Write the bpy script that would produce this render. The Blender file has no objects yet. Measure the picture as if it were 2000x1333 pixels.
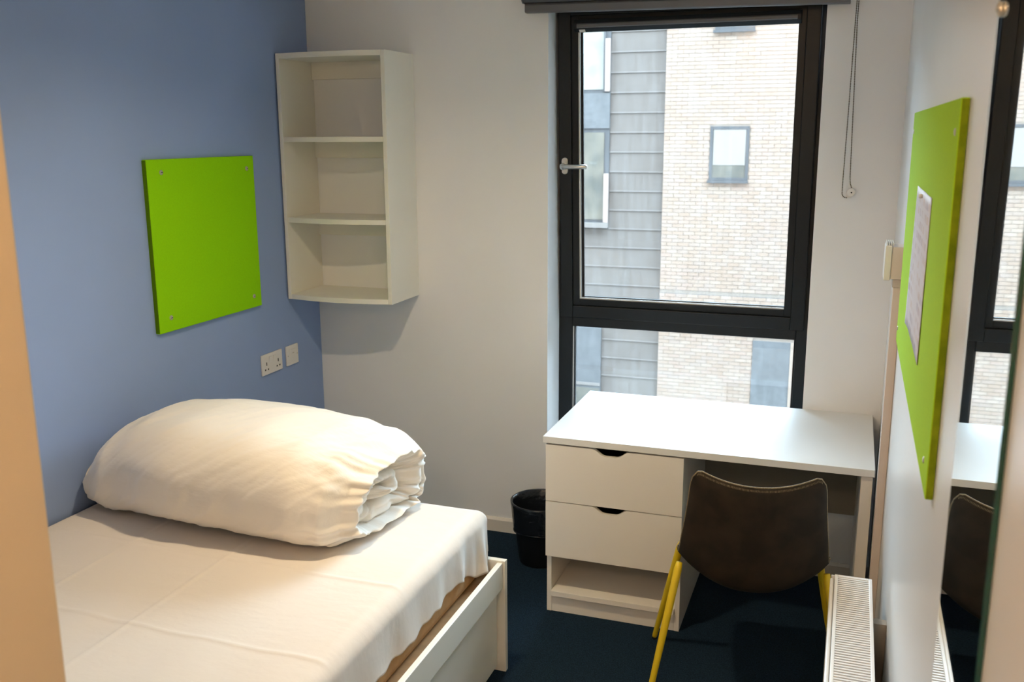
import bpy, bmesh, math, random
from mathutils import Vector, Matrix, noise
random.seed(7)
SC = bpy.context.scene
COL = SC.collection

# ------------------------------------------------------------------ camera, sky, exposure
W = 2.6025            # room width; window wall is y = 0, blue wall is x = 0
CEIL = 2.54
CAM = Vector((2.4403, -4.04, 1.8746))
YAW, PITCH, ROLL, FPX = 0.341760, -0.214450, -0.005194, 1864.71
fwd = Vector((-math.sin(YAW) * math.cos(PITCH), math.cos(YAW) * math.cos(PITCH), math.sin(PITCH)))
rt = Vector((math.cos(YAW), math.sin(YAW), 0))
up = rt.cross(fwd)
r2 = rt * math.cos(ROLL) + up * math.sin(ROLL)
u2 = -rt * math.sin(ROLL) + up * math.cos(ROLL)
cam_data = bpy.data.cameras.new('camera')
cam = bpy.data.objects.new('camera', cam_data)
COL.objects.link(cam)
mw = Matrix((r2, u2, -fwd)).transposed().to_4x4()
mw.translation = CAM
cam.matrix_world = mw
cam_data.sensor_width = 36.0
cam_data.lens = FPX / 2000.0 * 36.0
cam_data.clip_start = 0.02
cam_data.clip_end = 200
cam_data.dof.use_dof = True
cam_data.dof.focus_distance = 3.3
cam_data.dof.aperture_fstop = 5.6
SC.camera = cam

world = bpy.data.worlds.new('overcast_sky')
SC.world = world
world.use_nodes = True
bg = world.node_tree.nodes['Background']
bg.inputs['Color'].default_value = (0.665, 0.87, 1.07, 1)
bg.inputs['Strength'].default_value = 26.0

SC.view_settings.view_transform = 'Standard'
SC.view_settings.look = 'None'
SC.view_settings.exposure = 0.06
SC.view_settings.gamma = 1.0
SC.view_settings.use_curve_mapping = False

LAMP_ROOM = 980.0     # emission strengths of the two warm downlights
LAMP_HALL = 115.0
WARM = (1.0, 0.78, 0.50)
WARM_HALL = (1.0, 0.67, 0.41)

# the window opening guides the sky's light into the room
pl = bpy.data.lights.new('window_portal', 'AREA')
pl.shape = 'RECTANGLE'
pl.size, pl.size_y = 1.14, 2.03
pl.cycles.is_portal = True
po = bpy.data.objects.new('window_portal', pl)
po.location = (1.735, 0.335, 1.425)
po.rotation_euler = (math.radians(-90), 0, 0)
COL.objects.link(po)

# ------------------------------------------------------------------ materials
def mat(name, col, rough=0.5, spec=0.5, metal=0.0, var=0.0, vscale=8.0, bump=0.0, bscale=60.0,
        stretch=(1, 1, 1), col2=None, coat=0.0, sheen=0.0, detail=4.0, bdist=0.002):
    m = bpy.data.materials.new(name)
    m.use_nodes = True
    nt = m.node_tree
    p = nt.nodes['Principled BSDF']
    p.inputs['Base Color'].default_value = (*col, 1)
    p.inputs['Roughness'].default_value = rough
    p.inputs['Specular IOR Level'].default_value = spec
    p.inputs['Metallic'].default_value = metal
    if coat: p.inputs['Coat Weight'].default_value = coat
    if sheen: p.inputs['Sheen Weight'].default_value = sheen
    tc = nt.nodes.new('ShaderNodeTexCoord')
    mp = nt.nodes.new('ShaderNodeMapping')
    mp.inputs['Scale'].default_value = stretch
    nt.links.new(tc.outputs['Object'], mp.inputs['Vector'])
    if var or col2:
        n = nt.nodes.new('ShaderNodeTexNoise')
        n.inputs['Scale'].default_value = vscale
        n.inputs['Detail'].default_value = detail
        nt.links.new(mp.outputs['Vector'], n.inputs['Vector'])
        mx = nt.nodes.new('ShaderNodeMix'); mx.data_type = 'RGBA'
        c2 = col2 if col2 else tuple(c * (1 - var) for c in col)
        rp = nt.nodes.new('ShaderNodeValToRGB')
        rp.color_ramp.elements[0].position = 0.35
        rp.color_ramp.elements[1].position = 0.65
        nt.links.new(n.outputs['Fac'], rp.inputs['Fac'])
        nt.links.new(rp.outputs['Color'], mx.inputs['Factor'])
        mx.inputs['A'].default_value = (*col, 1)
        mx.inputs['B'].default_value = (*c2, 1)
        nt.links.new(mx.outputs['Result'], p.inputs['Base Color'])
    if bump:
        n2 = nt.nodes.new('ShaderNodeTexNoise')
        n2.inputs['Scale'].default_value = bscale
        n2.inputs['Detail'].default_value = 5
        nt.links.new(mp.outputs['Vector'], n2.inputs['Vector'])
        b = nt.nodes.new('ShaderNodeBump')
        b.inputs['Strength'].default_value = bump
        b.inputs['Distance'].default_value = bdist
        nt.links.new(n2.outputs['Fac'], b.inputs['Height'])
        nt.links.new(b.outputs['Normal'], p.inputs['Normal'])
    return m

def emit(name, col, s):
    m = bpy.data.materials.new(name); m.use_nodes = True
    nt = m.node_tree
    nt.nodes.remove(nt.nodes['Principled BSDF'])
    e = nt.nodes.new('ShaderNodeEmission')
    e.inputs['Color'].default_value = (*col, 1); e.inputs['Strength'].default_value = s
    nt.links.new(e.outputs[0], nt.nodes['Material Output'].inputs['Surface'])
    return m

def glass(name, haze=0.05, tint=(0.97, 0.99, 0.98)):
    """thin clear pane: transparent + Fresnel gloss + a little rain-streaked dirt"""
    m = bpy.data.materials.new(name); m.use_nodes = True
    nt = m.node_tree
    nt.nodes.remove(nt.nodes['Principled BSDF'])
    tr = nt.nodes.new('ShaderNodeBsdfTransparent'); tr.inputs['Color'].default_value = (*tint, 1)
    gl = nt.nodes.new('ShaderNodeBsdfGlossy'); gl.inputs['Roughness'].default_value = 0.02
    fr = nt.nodes.new('ShaderNodeFresnel'); fr.inputs['IOR'].default_value = 1.45
    mix = nt.nodes.new('ShaderNodeMixShader')
    nt.links.new(fr.outputs[0], mix.inputs[0]); nt.links.new(tr.outputs[0], mix.inputs[1]); nt.links.new(gl.outputs[0], mix.inputs[2])
    tl = nt.nodes.new('ShaderNodeBsdfTranslucent'); tl.inputs['Color'].default_value = (0.9, 0.92, 0.95, 1)
    tc = nt.nodes.new('ShaderNodeTexCoord'); mp = nt.nodes.new('ShaderNodeMapping')
    mp.inputs['Scale'].default_value = (14, 14, 2.2)
    n = nt.nodes.new('ShaderNodeTexNoise'); n.inputs['Scale'].default_value = 3.0; n.inputs['Detail'].default_value = 8
    nt.links.new(tc.outputs['Object'], mp.inputs['Vector']); nt.links.new(mp.outputs[0], n.inputs['Vector'])
    mr = nt.nodes.new('ShaderNodeMapRange')
    mr.inputs['From Min'].default_value = 0.42; mr.inputs['From Max'].default_value = 0.72
    mr.inputs['To Min'].default_value = haze * 0.4; mr.inputs['To Max'].default_value = haze * 2.0
    nt.links.new(n.outputs['Fac'], mr.inputs['Value'])
    m2 = nt.nodes.new('ShaderNodeMixShader')
    nt.links.new(mr.outputs[0], m2.inputs[0]); nt.links.new(mix.outputs[0], m2.inputs[1]); nt.links.new(tl.outputs[0], m2.inputs[2])
    nt.links.new(m2.outputs[0], nt.nodes['Material Output'].inputs['Surface'])
    return m

M = {}
M['wall'] = mat('white_wall_paint', (0.885, 0.895, 0.915), 0.55, 0.4, var=0.025, vscale=2.5, bump=0.15, bscale=180, bdist=0.0006)
M['wall_gloss'] = mat('white_satin_wall_paint', (0.875, 0.88, 0.885), 0.30, 0.5, var=0.03, vscale=2.0, bump=0.12, bscale=60, bdist=0.0006)
M['blue'] = mat('blue_wall_paint', (0.29, 0.40, 0.68), 0.5, 0.4, var=0.04, vscale=2.5, bump=0.15, bscale=180, bdist=0.0006)
M['ceiling'] = mat('ceiling_paint', (0.93, 0.93, 0.925), 0.8, 0.2, bump=0.1, bscale=150)
M['partition'] = mat('partition_cream_paint', (0.72, 0.56, 0.36), 0.5, 0.4, var=0.02, vscale=3)
M['skirting'] = mat('skirting_gloss_paint', (0.80, 0.76, 0.70), 0.35, 0.5, var=0.02)
M['carpet'] = mat('navy_carpet', (0.0145, 0.036, 0.064), 0.95, 0.1, col2=(0.0065, 0.016, 0.030), vscale=230, bump=0.8, bscale=500, bdist=0.004, detail=2)
M['lam'] = mat('cream_laminate', (0.86, 0.84, 0.765), 0.42, 0.45, var=0.015, vscale=6)
M['desk'] = mat('white_desk_laminate', (0.86, 0.81, 0.74), 0.40, 0.45, var=0.01, vscale=6)
M['desktop'] = mat('white_desktop_laminate', (0.80, 0.80, 0.79), 0.42, 0.3, var=0.01, vscale=6)
M['modesty'] = mat('shade_grey_laminate', (0.27, 0.26, 0.22), 0.5, 0.4, var=0.02)  # grey deepened to put the shade under the desk into the colour
M['green_l'] = mat('lime_felt', (0.30, 0.70, 0.002), 0.9, 0.15, var=0.05, vscale=220, bump=0.35, bscale=600, bdist=0.001)
M['green_r'] = mat('yellow_green_felt', (0.40, 0.66, 0.016), 0.85, 0.2, var=0.06, vscale=200, bump=0.35, bscale=600, bdist=0.001)
M['edge_shade_l'] = mat('lime_felt_edge_shade', (0.10, 0.22, 0.002), 0.9, 0.15, var=0.1, vscale=150)  # shade on the board's near edge, painted as darker felt
M['edge_shade_r'] = mat('olive_felt_edge_shade', (0.13, 0.20, 0.004), 0.9, 0.15, col2=(0.22, 0.30, 0.01), vscale=30)  # near-edge shade put into the colour, with paler torn patches of felt
M['screw'] = mat('steel_screw', (0.62, 0.58, 0.50), 0.35, 0.5, metal=0.8)
M['black'] = mat('black_recess', (0.01, 0.01, 0.01), 0.6, 0.3)
M['plastic'] = mat('white_switch_plastic', (0.82, 0.79, 0.76), 0.3, 0.5)
M['frame'] = mat('anthracite_window_frame', (0.0050, 0.0080, 0.0115), 0.45, 0.35, var=0.08, vscale=30)
M['gasket'] = mat('black_gasket', (0.008, 0.008, 0.009), 0.6, 0.3)
M['spacer'] = mat('pale_glazing_spacer', (0.75, 0.76, 0.76), 0.35, 0.5)
M['glass'] = glass('window_pane_glass', 0.006)
M['blind'] = mat('charcoal_blind_fabric', (0.085, 0.088, 0.095), 0.75, 0.3, var=0.05, vscale=120, bump=0.2, bscale=700, bdist=0.0008)
M['blind_al'] = mat('grey_blind_rail', (0.13, 0.13, 0.14), 0.45, 0.5)
M['chrome'] = mat('satin_metal', (0.72, 0.71, 0.69), 0.28, 0.5, metal=1.0)
M['bead'] = mat('metal_bead_chain', (0.13, 0.12, 0.09), 0.4, 0.5, metal=0.4)
M['sheet'] = mat('white_cotton_sheet', (0.785, 0.72, 0.66), 0.9, 0.15, sheen=0.15, bump=0.25, bscale=9, stretch=(1.0, 1.6, 1.0), bdist=0.01)
M['duvet'] = mat('white_cotton_duvet', (0.855, 0.80, 0.73), 0.9, 0.15, sheen=0.2, bump=0.30, bscale=16, stretch=(0.8, 2.2, 2.0), bdist=0.008)
M['tan'] = mat('tan_mattress_base', (0.50, 0.31, 0.15), 0.75, 0.2, var=0.15, vscale=30)
M['binp'] = mat('black_bin_plastic', (0.006, 0.006, 0.007), 0.45, 0.5)
M['liner'] = mat('black_bin_liner', (0.008, 0.010, 0.014), 0.16, 0.6, bump=0.8, bscale=38, bdist=0.006)
M['shell'] = mat('dark_brown_suede', (0.034, 0.024, 0.015), 0.8, 0.2, col2=(0.020, 0.015, 0.010), vscale=14, bump=0.25, bscale=300, bdist=0.001)
M['piping'] = mat('tan_stitched_piping', (0.33, 0.26, 0.16), 0.7, 0.25, var=0.5, vscale=300)
M['yellow'] = mat('yellow_powder_coat', (0.80, 0.58, 0.02), 0.35, 0.5)
M['rad'] = mat('white_radiator_enamel', (0.82, 0.78, 0.73), 0.35, 0.5)
M['rad_in'] = mat('radiator_inside_steel', (0.30, 0.26, 0.21), 0.6, 0.4)
M['mirror'] = mat('mirror_silver', (0.90, 0.92, 0.91), 0.015, 0.5, metal=1.0)
M['mirror_edge'] = mat('green_glass_edge', (0.004, 0.045, 0.028), 0.12, 0.6)
M['paint_trunk'] = mat('trunking_plastic', (0.70, 0.60, 0.53), 0.4, 0.5)
M['rose'] = mat('white_lamp_plastic', (0.85, 0.85, 0.84), 0.4, 0.4)
M['bulb_room'] = emit('warm_bulb_glow', WARM, LAMP_ROOM)
M['bulb_hall'] = emit('warm_hall_bulb_glow', WARM_HALL, LAMP_HALL)
# outside
M['mortar'] = mat('pale_mortar', (0.190, 0.153, 0.127), 0.9, 0.1, var=0.1, vscale=12)
BR = [(0.229, 0.166, 0.128), (0.240, 0.178, 0.140), (0.226, 0.161, 0.123), (0.235, 0.168, 0.133), (0.246, 0.186, 0.147), (0.225, 0.168, 0.136)]
for i, c in enumerate(BR):
    M['brick%d' % i] = mat('buff_brick_%d' % i, c, 0.9, 0.1, var=0.06, vscale=30)
M['clad'] = mat('grey_zinc_cladding', (0.107, 0.090, 0.080), 0.6, 0.1, var=0.06, vscale=4, stretch=(1, 1, 3))
M['clad_lip'] = mat('pale_zinc_lip', (0.145, 0.127, 0.116), 0.6, 0.1)
M['spandrel'] = mat('slate_spandrel', (0.098, 0.097, 0.099), 0.6, 0.1, var=0.15, vscale=9)
M['ext_frame'] = mat('grey_outdoor_frame', (0.064, 0.063, 0.065), 0.6, 0.1)
M['ext_glass'] = mat('pale_outdoor_glass', (0.165, 0.160, 0.142), 0.25, 0.15, col2=(0.230, 0.213, 0.185), vscale=2.2, detail=6)
M['ext_glass_d'] = mat('dim_outdoor_glass', (0.075, 0.072, 0.063), 0.25, 0.15, col2=(0.128, 0.112, 0.090), vscale=2.0, detail=6)
M['timber'] = mat('pale_timber_strip', (0.240, 0.188, 0.162), 0.7, 0.1)
M['ext_blind'] = mat('pale_outdoor_blind', (0.196, 0.175, 0.160), 0.8, 0.1)
M['ground'] = mat('grey_paving', (0.25, 0.25, 0.24), 0.9, 0.1, var=0.2, vscale=1.5)

# poster paper: pale lilac with soft rows of print
def paper_mat():
    m = bpy.data.materials.new('printed_paper'); m.use_nodes = True
    nt = m.node_tree; p = nt.nodes['Principled BSDF']; p.inputs['Roughness'].default_value = 0.5
    tc = nt.nodes.new('ShaderNodeTexCoord'); sx = nt.nodes.new('ShaderNodeSeparateXYZ')
    nt.links.new(tc.outputs['Object'], sx.inputs[0])
    br = nt.nodes.new('ShaderNodeTexBrick')
    br.inputs['Scale'].default_value = 1.0; br.inputs['Brick Width'].default_value = 0.06; br.inputs['Row Height'].default_value = 0.028
    br.inputs['Mortar Size'].default_value = 0.006
    br.inputs['Color1'].default_value = (0.46, 0.41, 0.50, 1); br.inputs['Color2'].default_value = (0.62, 0.50, 0.47, 1)
    br.inputs['Mortar'].default_value = (0.66, 0.62, 0.68, 1)
    cx = nt.nodes.new('ShaderNodeCombineXYZ')
    nt.links.new(sx.outputs['Y'], cx.inputs['X']); nt.links.new(sx.outputs['Z'], cx.inputs['Y'])
    nt.links.new(cx.outputs[0], br.inputs['Vector'])
    n = nt.nodes.new('ShaderNodeTexNoise'); n.inputs['Scale'].default_value = 14; n.inputs['Detail'].default_value = 6
    nt.links.new(tc.outputs['Object'], n.inputs['Vector'])
    rp = nt.nodes.new('ShaderNodeValToRGB'); rp.color_ramp.elements[0].position = 0.45; rp.color_ramp.elements[1].position = 0.58
    nt.links.new(n.outputs['Fac'], rp.inputs['Fac'])
    mx = nt.nodes.new('ShaderNodeMix'); mx.data_type = 'RGBA'
    mx.inputs['A'].default_value = (0.66, 0.62, 0.68, 1)
    nt.links.new(rp.outputs['Color'], mx.inputs['Factor']); nt.links.new(br.outputs['Color'], mx.inputs['B'])
    nt.links.new(mx.outputs['Result'], p.inputs['Base Color'])
    return m
M['paper'] = paper_mat()

# ------------------------------------------------------------------ mesh helpers
def nb():
    return bmesh.new()

def box(b, x0, x1, y0, y1, z0, z1, mi=0):
    vs = [b.verts.new((x, y, z)) for z in (z0, z1) for y in (y0, y1) for x in (x0, x1)]
    for q in ((0, 2, 3, 1), (4, 5, 7, 6), (0, 1, 5, 4), (2, 6, 7, 3), (0, 4, 6, 2), (1, 3, 7, 5)):
        f = b.faces.new([vs[i] for i in q]); f.material_index = mi
    return b

def prism(b, pts, axis, a, c):
    """extrude a polygon given in the two other axes (order x,y,z without axis) from a to c"""
    def P(p, t):
        v = list(p); v.insert(axis, t); return v
    lo = [b.verts.new(P(p, a)) for p in pts]; hi = [b.verts.new(P(p, c)) for p in pts]
    n = len(pts)
    b.faces.new(lo); b.faces.new(hi)
    for i in range(n):
        b.faces.new((lo[i], lo[(i + 1) % n], hi[(i + 1) % n], hi[i]))
    bmesh.ops.recalc_face_normals(b, faces=b.faces[:])
    return b

def tube(b, pts, rad, seg=12, closed=False):
    pts = [Vector(p) for p in pts]
    n = len(pts)
    if not hasattr(rad, '__len__'): rad = [rad] * n
    rings = []
    prev = None
    for i, p in enumerate(pts):
        if closed: t = (pts[(i + 1) % n] - pts[i - 1]).normalized()
        else: t = (pts[min(i + 1, n - 1)] - pts[max(i - 1, 0)]).normalized()
        if prev is None:
            a = Vector((0, 0, 1)) if abs(t.z) < 0.9 else Vector((1, 0, 0))
            u = t.cross(a).normalized()
        else:
            u = (prev - t * prev.dot(t)).normalized()
        prev = u
        v = t.cross(u)
        rings.append([b.verts.new(p + (u * math.cos(2 * math.pi * k / seg) + v * math.sin(2 * math.pi * k / seg)) * rad[i]) for k in range(seg)])
    for i in range(n if closed else n - 1):
        A, B = rings[i], rings[(i + 1) % n]
        for k in range(seg):
            b.faces.new((A[k], A[(k + 1) % seg], B[(k + 1) % seg], B[k]))
    if not closed:
        b.faces.new(rings[0][::-1]); b.faces.new(rings[-1])
    return b

def lathe(b, prof, c=(0, 0, 0), seg=40, axis='z', jit=None):
    rings = []
    for i, (r, h) in enumerate(prof):
        ring = []
        for k in range(seg):
            a = 2 * math.pi * k / seg
            rr = r + (jit(i, a) if jit else 0)
            p = (rr * math.cos(a), rr * math.sin(a), h)
            if axis == 'x': p = (h, p[0], p[1])
            elif axis == 'y': p = (p[0], h, p[1])
            ring.append(b.verts.new(Vector(p) + Vector(c)))
        rings.append(ring)
    for i in range(len(rings) - 1):
        for k in range(seg):
            b.faces.new((rings[i][k], rings[i][(k + 1) % seg], rings[i + 1][(k + 1) % seg], rings[i + 1][k]))
    if prof[0][0] > 1e-6: b.faces.new(rings[0][::-1])
    if prof[-1][0] > 1e-6: b.faces.new(rings[-1])
    bmesh.ops.remove_doubles(b, verts=b.verts[:], dist=1e-6)
    bmesh.ops.recalc_face_normals(b, faces=b.faces[:])
    return b

def sphere(b, c, r, seg=10, rings=6):
    m = Matrix.Translation(c)
    bmesh.ops.create_uvsphere(b, u_segments=seg, v_segments=rings, radius=r, matrix=m)
    return b

def tag(o, label=None, cat=None, group=None, kind=None):
    if label: o['label'] = label
    if cat: o['category'] = cat
    if group: o['group'] = group
    if kind: o['kind'] = kind
    return o

def obj(name, b, m, parent=None, bevel=0.0, smooth=False, seg=2, off=None):
    """one mesh object; geometry is given in world coordinates (or the parent's when off is False)"""
    me = bpy.data.meshes.new(name)
    if off is None:
        base = Vector((0, 0, 0))
        if parent is None:
            xs = [v.co for v in b.verts]
            lo = Vector([min(c[i] for c in xs) for i in range(3)]); hi = Vector([max(c[i] for c in xs) for i in range(3)])
            base = Vector(((lo.x + hi.x) / 2, (lo.y + hi.y) / 2, lo.z))
        else:
            q = parent
            while q is not None:
                base = base + q.location; q = q.parent
        bmesh.ops.translate(b, verts=b.verts[:], vec=-base)
    b.to_mesh(me); b.free()
    for mm in (m if isinstance(m, (list, tuple)) else [m]):
        me.materials.append(mm)
    if smooth:
        for p in me.polygons: p.use_smooth = True
    o = bpy.data.objects.new(name, me)
    COL.objects.link(o)
    if parent is not None:
        o.parent = parent
    elif off is None:
        o.location = base
    if bevel:
        md = o.modifiers.new('bevel', 'BEVEL'); md.width = bevel; md.segments = seg; md.limit_method = 'ANGLE'; md.angle_limit = math.radians(40)
        md.harden_normals = False
    return o

def thing(name, loc, label, cat, group=None, rz=0.0):
    o = bpy.data.objects.new(name, None)
    o.empty_display_size = 0.1
    o.location = loc; o.rotation_euler = (0, 0, rz)
    COL.objects.link(o)
    return tag(o, label, cat, group)

def struct(name, b, m, parent=None, **k):
    o = obj(name, b, m, parent, **k)
    o['kind'] = 'structure'
    return o

def inst(name, src, parent, loc):
    o = bpy.data.objects.new(name, src.data)
    COL.objects.link(o); o.parent = parent; o.location = loc
    for md in src.modifiers:
        n = o.modifiers.new(md.name, md.type)
        if md.type == 'BEVEL': n.width = md.width; n.segments = md.segments; n.limit_method = md.limit_method; n.angle_limit = md.angle_limit
    return o

def sstep(a, b, x):
    t = max(0.0, min(1.0, (x - a) / (b - a))); return t * t * (3 - 2 * t)

def lerp_table(tab, x):
    if x <= tab[0][0]: return tab[0][1]
    for (x0, v0), (x1, v1) in zip(tab, tab[1:]):
        if x <= x1:
            t = (x - x0) / (x1 - x0); t = t * t * (3 - 2 * t)
            return v0 + (v1 - v0) * t
    return tab[-1][1]

# ------------------------------------------------------------------ the room
OX0, OX1, OZ0, OZ1 = 1.174, 2.296, 0.42, 2.43     # window opening
WT = 0.30
YN = -4.75                                         # near wall behind the camera
PX, PY = 1.54, -3.20                               # corner of the bathroom partition

struct('floor', box(nb(), -0.05, W + 0.05, YN - 0.05, 0.05, -0.06, 0.0), M['carpet'])
struct('ceiling', box(nb(), -0.15, W + 0.15, YN - 0.1, WT, CEIL, CEIL + 0.08), M['ceiling'])
struct('wall_left', box(nb(), -0.12, 0.0, YN - 0.1, WT, -0.06, CEIL), M['blue'])
struct('wall_right', box(nb(), W, W + 0.12, YN - 0.1, WT, -0.06, CEIL), M['wall_gloss'])
b = nb()
box(b, 0.0, OX0, 0.0, WT, -0.06, CEIL)
box(b, OX1, W, 0.0, WT, -0.06, CEIL)
box(b, OX0, OX1, 0.0, WT, -0.06, OZ0)
box(b, OX0, OX1, 0.0, WT, OZ1, CEIL)
struct('wall_back', b, M['wall'])
struct('wall_front', box(nb(), 0.0, W, YN - 0.1, YN, -0.06, CEIL), M['wall'])
struct('wall_partition', box(nb(), 0.0, PX, YN, PY, 0.0, CEIL), M['partition'], bevel=0.004)

def skirt(name, pts_axis, lo, hi, wallpos, sign):
    """skirting board with a chamfered top along x (axis 0) or y (axis 1)"""
    t, h = 0.016, 0.068
    prof = [(0.0, 0.0), (sign * t, 0.0), (sign * t, h - 0.010), (sign * t * 0.35, h), (0.0, h)]
    b = nb()
    if pts_axis == 0: prism(b, [(wallpos + p[0], p[1]) for p in prof], 0, lo, hi)
    else: prism(b, [(wallpos + p[0], p[1]) for p in prof], 1, lo, hi)
    return struct(name, b, M['skirting'])
skirt('baseboard_back', 0, 0.016, W - 0.016, 0.0, -1)
skirt('baseboard_left', 1, PY + 0.001, -0.001, 0.0, 1)
skirt('baseboard_right', 1, YN + 0.001, -0.001, W, -1)

# ------------------------------------------------------------------ window
FY0, FY1 = 0.180, 0.255       # fixed frame
b = nb()
box(b, OX0, 1.240, FY0, FY1, OZ0, OZ1)
box(b, 2.243, OX1, FY0, FY1, OZ0, OZ1)
box(b, 1.240, 2.243, FY0, FY1, OZ1 - 0.06, OZ1)
box(b, 1.240, 2.243, FY0, FY1, OZ0, OZ0 + 0.06)
win = struct('window_1', b, M['frame'], bevel=0.003)
tag(win, 'anthracite framed window with a tilted upper sash above a fixed lower pane')
obj('transom', box(nb(), 1.2405, 2.2425, FY0 - 0.004, FY1, 0.992, 1.050), M['frame'], win, bevel=0.003)
obj('pane', box(nb(), 1.2405, 2.2425, 0.216, 0.222, OZ0 + 0.0605, 0.9915), M['glass'], win)
b = nb()   # beads and pale spacer round the lower pane
box(b, 1.2405, 1.248, 0.196, 0.2155, OZ0 + 0.061, 0.9915); box(b, 2.2365, 2.2425, 0.196, 0.2155, OZ0 + 0.061, 0.9915)
obj('glazing_bead', b, M['gasket'], win)
b = nb()
box(b, 1.2405, 1.2440, 0.1905, 0.1955, OZ0 + 0.061, 0.9915)
obj('spacer_bar', b, M['spacer'], win)

# tilted sash: built upright with its lower edge as hinge, then tipped into the room
SX0, SX1, SZ0, SZ1 = 1.188, 2.274, 1.036, 2.424
sash = bpy.data.objects.new('sash', None)
HY = 0.166
b = nb()
d0, d1 = 0.0, 0.066           # local y depth
fw = 0.056
box(b, SX0, SX0 + fw, d0, d1, SZ0, SZ1); box(b, SX1 - fw, SX1, d0, d1, SZ0, SZ1)
box(b, SX0 + fw, SX1 - fw, d0, d1, SZ0, SZ0 + fw); box(b, SX0 + fw, SX1 - fw, d0, d1, SZ1 - fw, SZ1)
hinge = Vector(((SX0 + SX1) / 2, HY, SZ0))
def local(b):
    bmesh.ops.translate(b, verts=b.verts[:], vec=(-hinge.x, 0, -SZ0)); return b
me_b = local(b)
sash = obj('sash', me_b, M['frame'], win, bevel=0.003, off=False)
sash.location = hinge - win.location
sash.rotation_euler = (math.radians(3.4), 0, 0)
bd = 0.030
b = nb()
for (x0, x1, z0, z1) in ((SX0 + fw, SX0 + fw + bd, SZ0 + fw, SZ1 - fw), (SX1 - fw - bd, SX1 - fw, SZ0 + fw, SZ1 - fw),
                         (SX0 + fw + bd, SX1 - fw - bd, SZ0 + fw, SZ0 + fw + bd), (SX0 + fw + bd, SX1 - fw - bd, SZ1 - fw - bd, SZ1 - fw)):
    box(b, x0, x1, d0 + 0.012, d0 + 0.040, z0, z1)
obj('glazing_bead', local(b), M['frame'], sash, bevel=0.002, off=False)
gx0, gx1, gz0, gz1 = SX0 + fw + bd, SX1 - fw - bd, SZ0 + fw + bd, SZ1 - fw - bd
b = nb()
box(b, gx0 + 0.0005, gx0 + 0.006, d0 + 0.018, d0 + 0.030, gz0 + 0.001, gz1 - 0.001)
box(b, gx0 + 0.006, gx1 - 0.001, d0 + 0.018, d0 + 0.030, gz0 + 0.0005, gz0 + 0.006)
obj('spacer_bar', local(b), M['spacer'], sash, off=False)
b = nb()
box(b, gx0 + 0.0065, gx0 + 0.018, d0 + 0.031, d0 + 0.040, gz0 + 0.006, gz1)
box(b, gx0 + 0.018, gx1, d0 + 0.031, d0 + 0.040, gz0 + 0.0065, gz0 + 0.011)
obj('gasket', local(b), M['gasket'], sash, off=False)
obj('pane', local(box(nb(), gx0 + 0.0005, gx1 - 0.0005, d0 + 0.0405, d0 + 0.0465, gz0 + 0.0005, gz1 - 0.0005)), M['glass'], sash, off=False)
# ventilator bar across the top of the glass
b = nb()
prism(b, [(0.034, gz1 + 0.012), (-0.004, gz1 + 0.012), (-0.016, gz1 - 0.004), (-0.016, gz1 - 0.026), (0.004, gz1 - 0.040), (0.034, gz1 - 0.040)], 0, gx0 - 0.012, gx1 + 0.012)
vent = obj('trickle_vent', local(b), M['frame'], sash, bevel=0.003, off=False)
b = nb()
prism(b, [(-0.0162, gz1 - 0.006), (-0.0205, gz1 - 0.010), (-0.0205, gz1 - 0.020), (-0.0162, gz1 - 0.024)], 0, gx0 + 0.004, gx1 - 0.004)
obj('vent_flap', local(b), M['blind_al'], sash, off=False)
b = nb()
prism(b, [(-0.0115, gz1 - 0.0302), (-0.0095, gz1 - 0.0295), (0.0015, gz1 - 0.0395), (-0.001, gz1 - 0.0400)], 0, gx0 + 0.012, gx0 + 0.038)
tag(obj('maker_plate', local(b), M['spacer'], sash, off=False), 'tiny pale plate at the end of the ventilator')
# handle
hx, hz = 1.216, 1.732
b = nb()
n = 24
pts = []
for k in range(n):
    a = 2 * math.pi * k / n
    pts.append((hx + 0.0145 * math.cos(a), hz + (0.022 if math.sin(a) > 0 else -0.022) + 0.0145 * math.sin(a)))
prism(b, pts, 1, -0.011, 0.0)
tag(obj('handle_plate', local(b), M['chrome'], sash, bevel=0.002, off=False), 'satin metal oval handle plate')
b = nb()
lathe(b, [(0.0135, -0.045), (0.015, -0.042), (0.015, -0.012), (0.013, -0.011)], (hx, 0, hz), 20, 'y')
tube(b, [(hx - 0.004, -0.040, hz), (hx + 0.03, -0.044, hz), (hx + 0.07, -0.046, hz), (hx + 0.108, -0.046, hz), (hx + 0.112, -0.046, hz)], [0.010, 0.0105, 0.010, 0.0095, 0.006], 12)
tag(obj('handle_lever', local(b), M['chrome'], sash, smooth=True, off=False), 'satin metal lever handle')

# ------------------------------------------------------------------ roller blind
bl = thing('roller_blind', (1.735, -0.02, 2.345), 'dark grey roller blind rolled up over the window with a bead chain', 'blind')
def tilt(b):      # the blind hangs slightly out of level
    for v in b.verts: v.co.z += 0.010 - (v.co.x - 1.735) * 0.0165
    return b
b = nb()
prism(b, [(-0.002, 2.386), (-0.072, 2.386), (-0.086, 2.395), (-0.090, 2.42), (-0.090, 2.47), (-0.084, 2.485), (-0.002, 2.485)], 0, 1.088, 2.379)
obj('cassette', tilt(b), M['blind'], bl, bevel=0.003)
for x0, x1 in ((1.081, 1.0875), (2.3795, 2.386)):
    b = nb()
    prism(b, [(-0.002, 2.382), (-0.075, 2.382), (-0.093, 2.40), (-0.093, 2.488), (-0.002, 2.488)], 0, x0, x1)
    obj('end_cap', tilt(b), M['blind_al'], bl, bevel=0.003)
b = nb()
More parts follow.
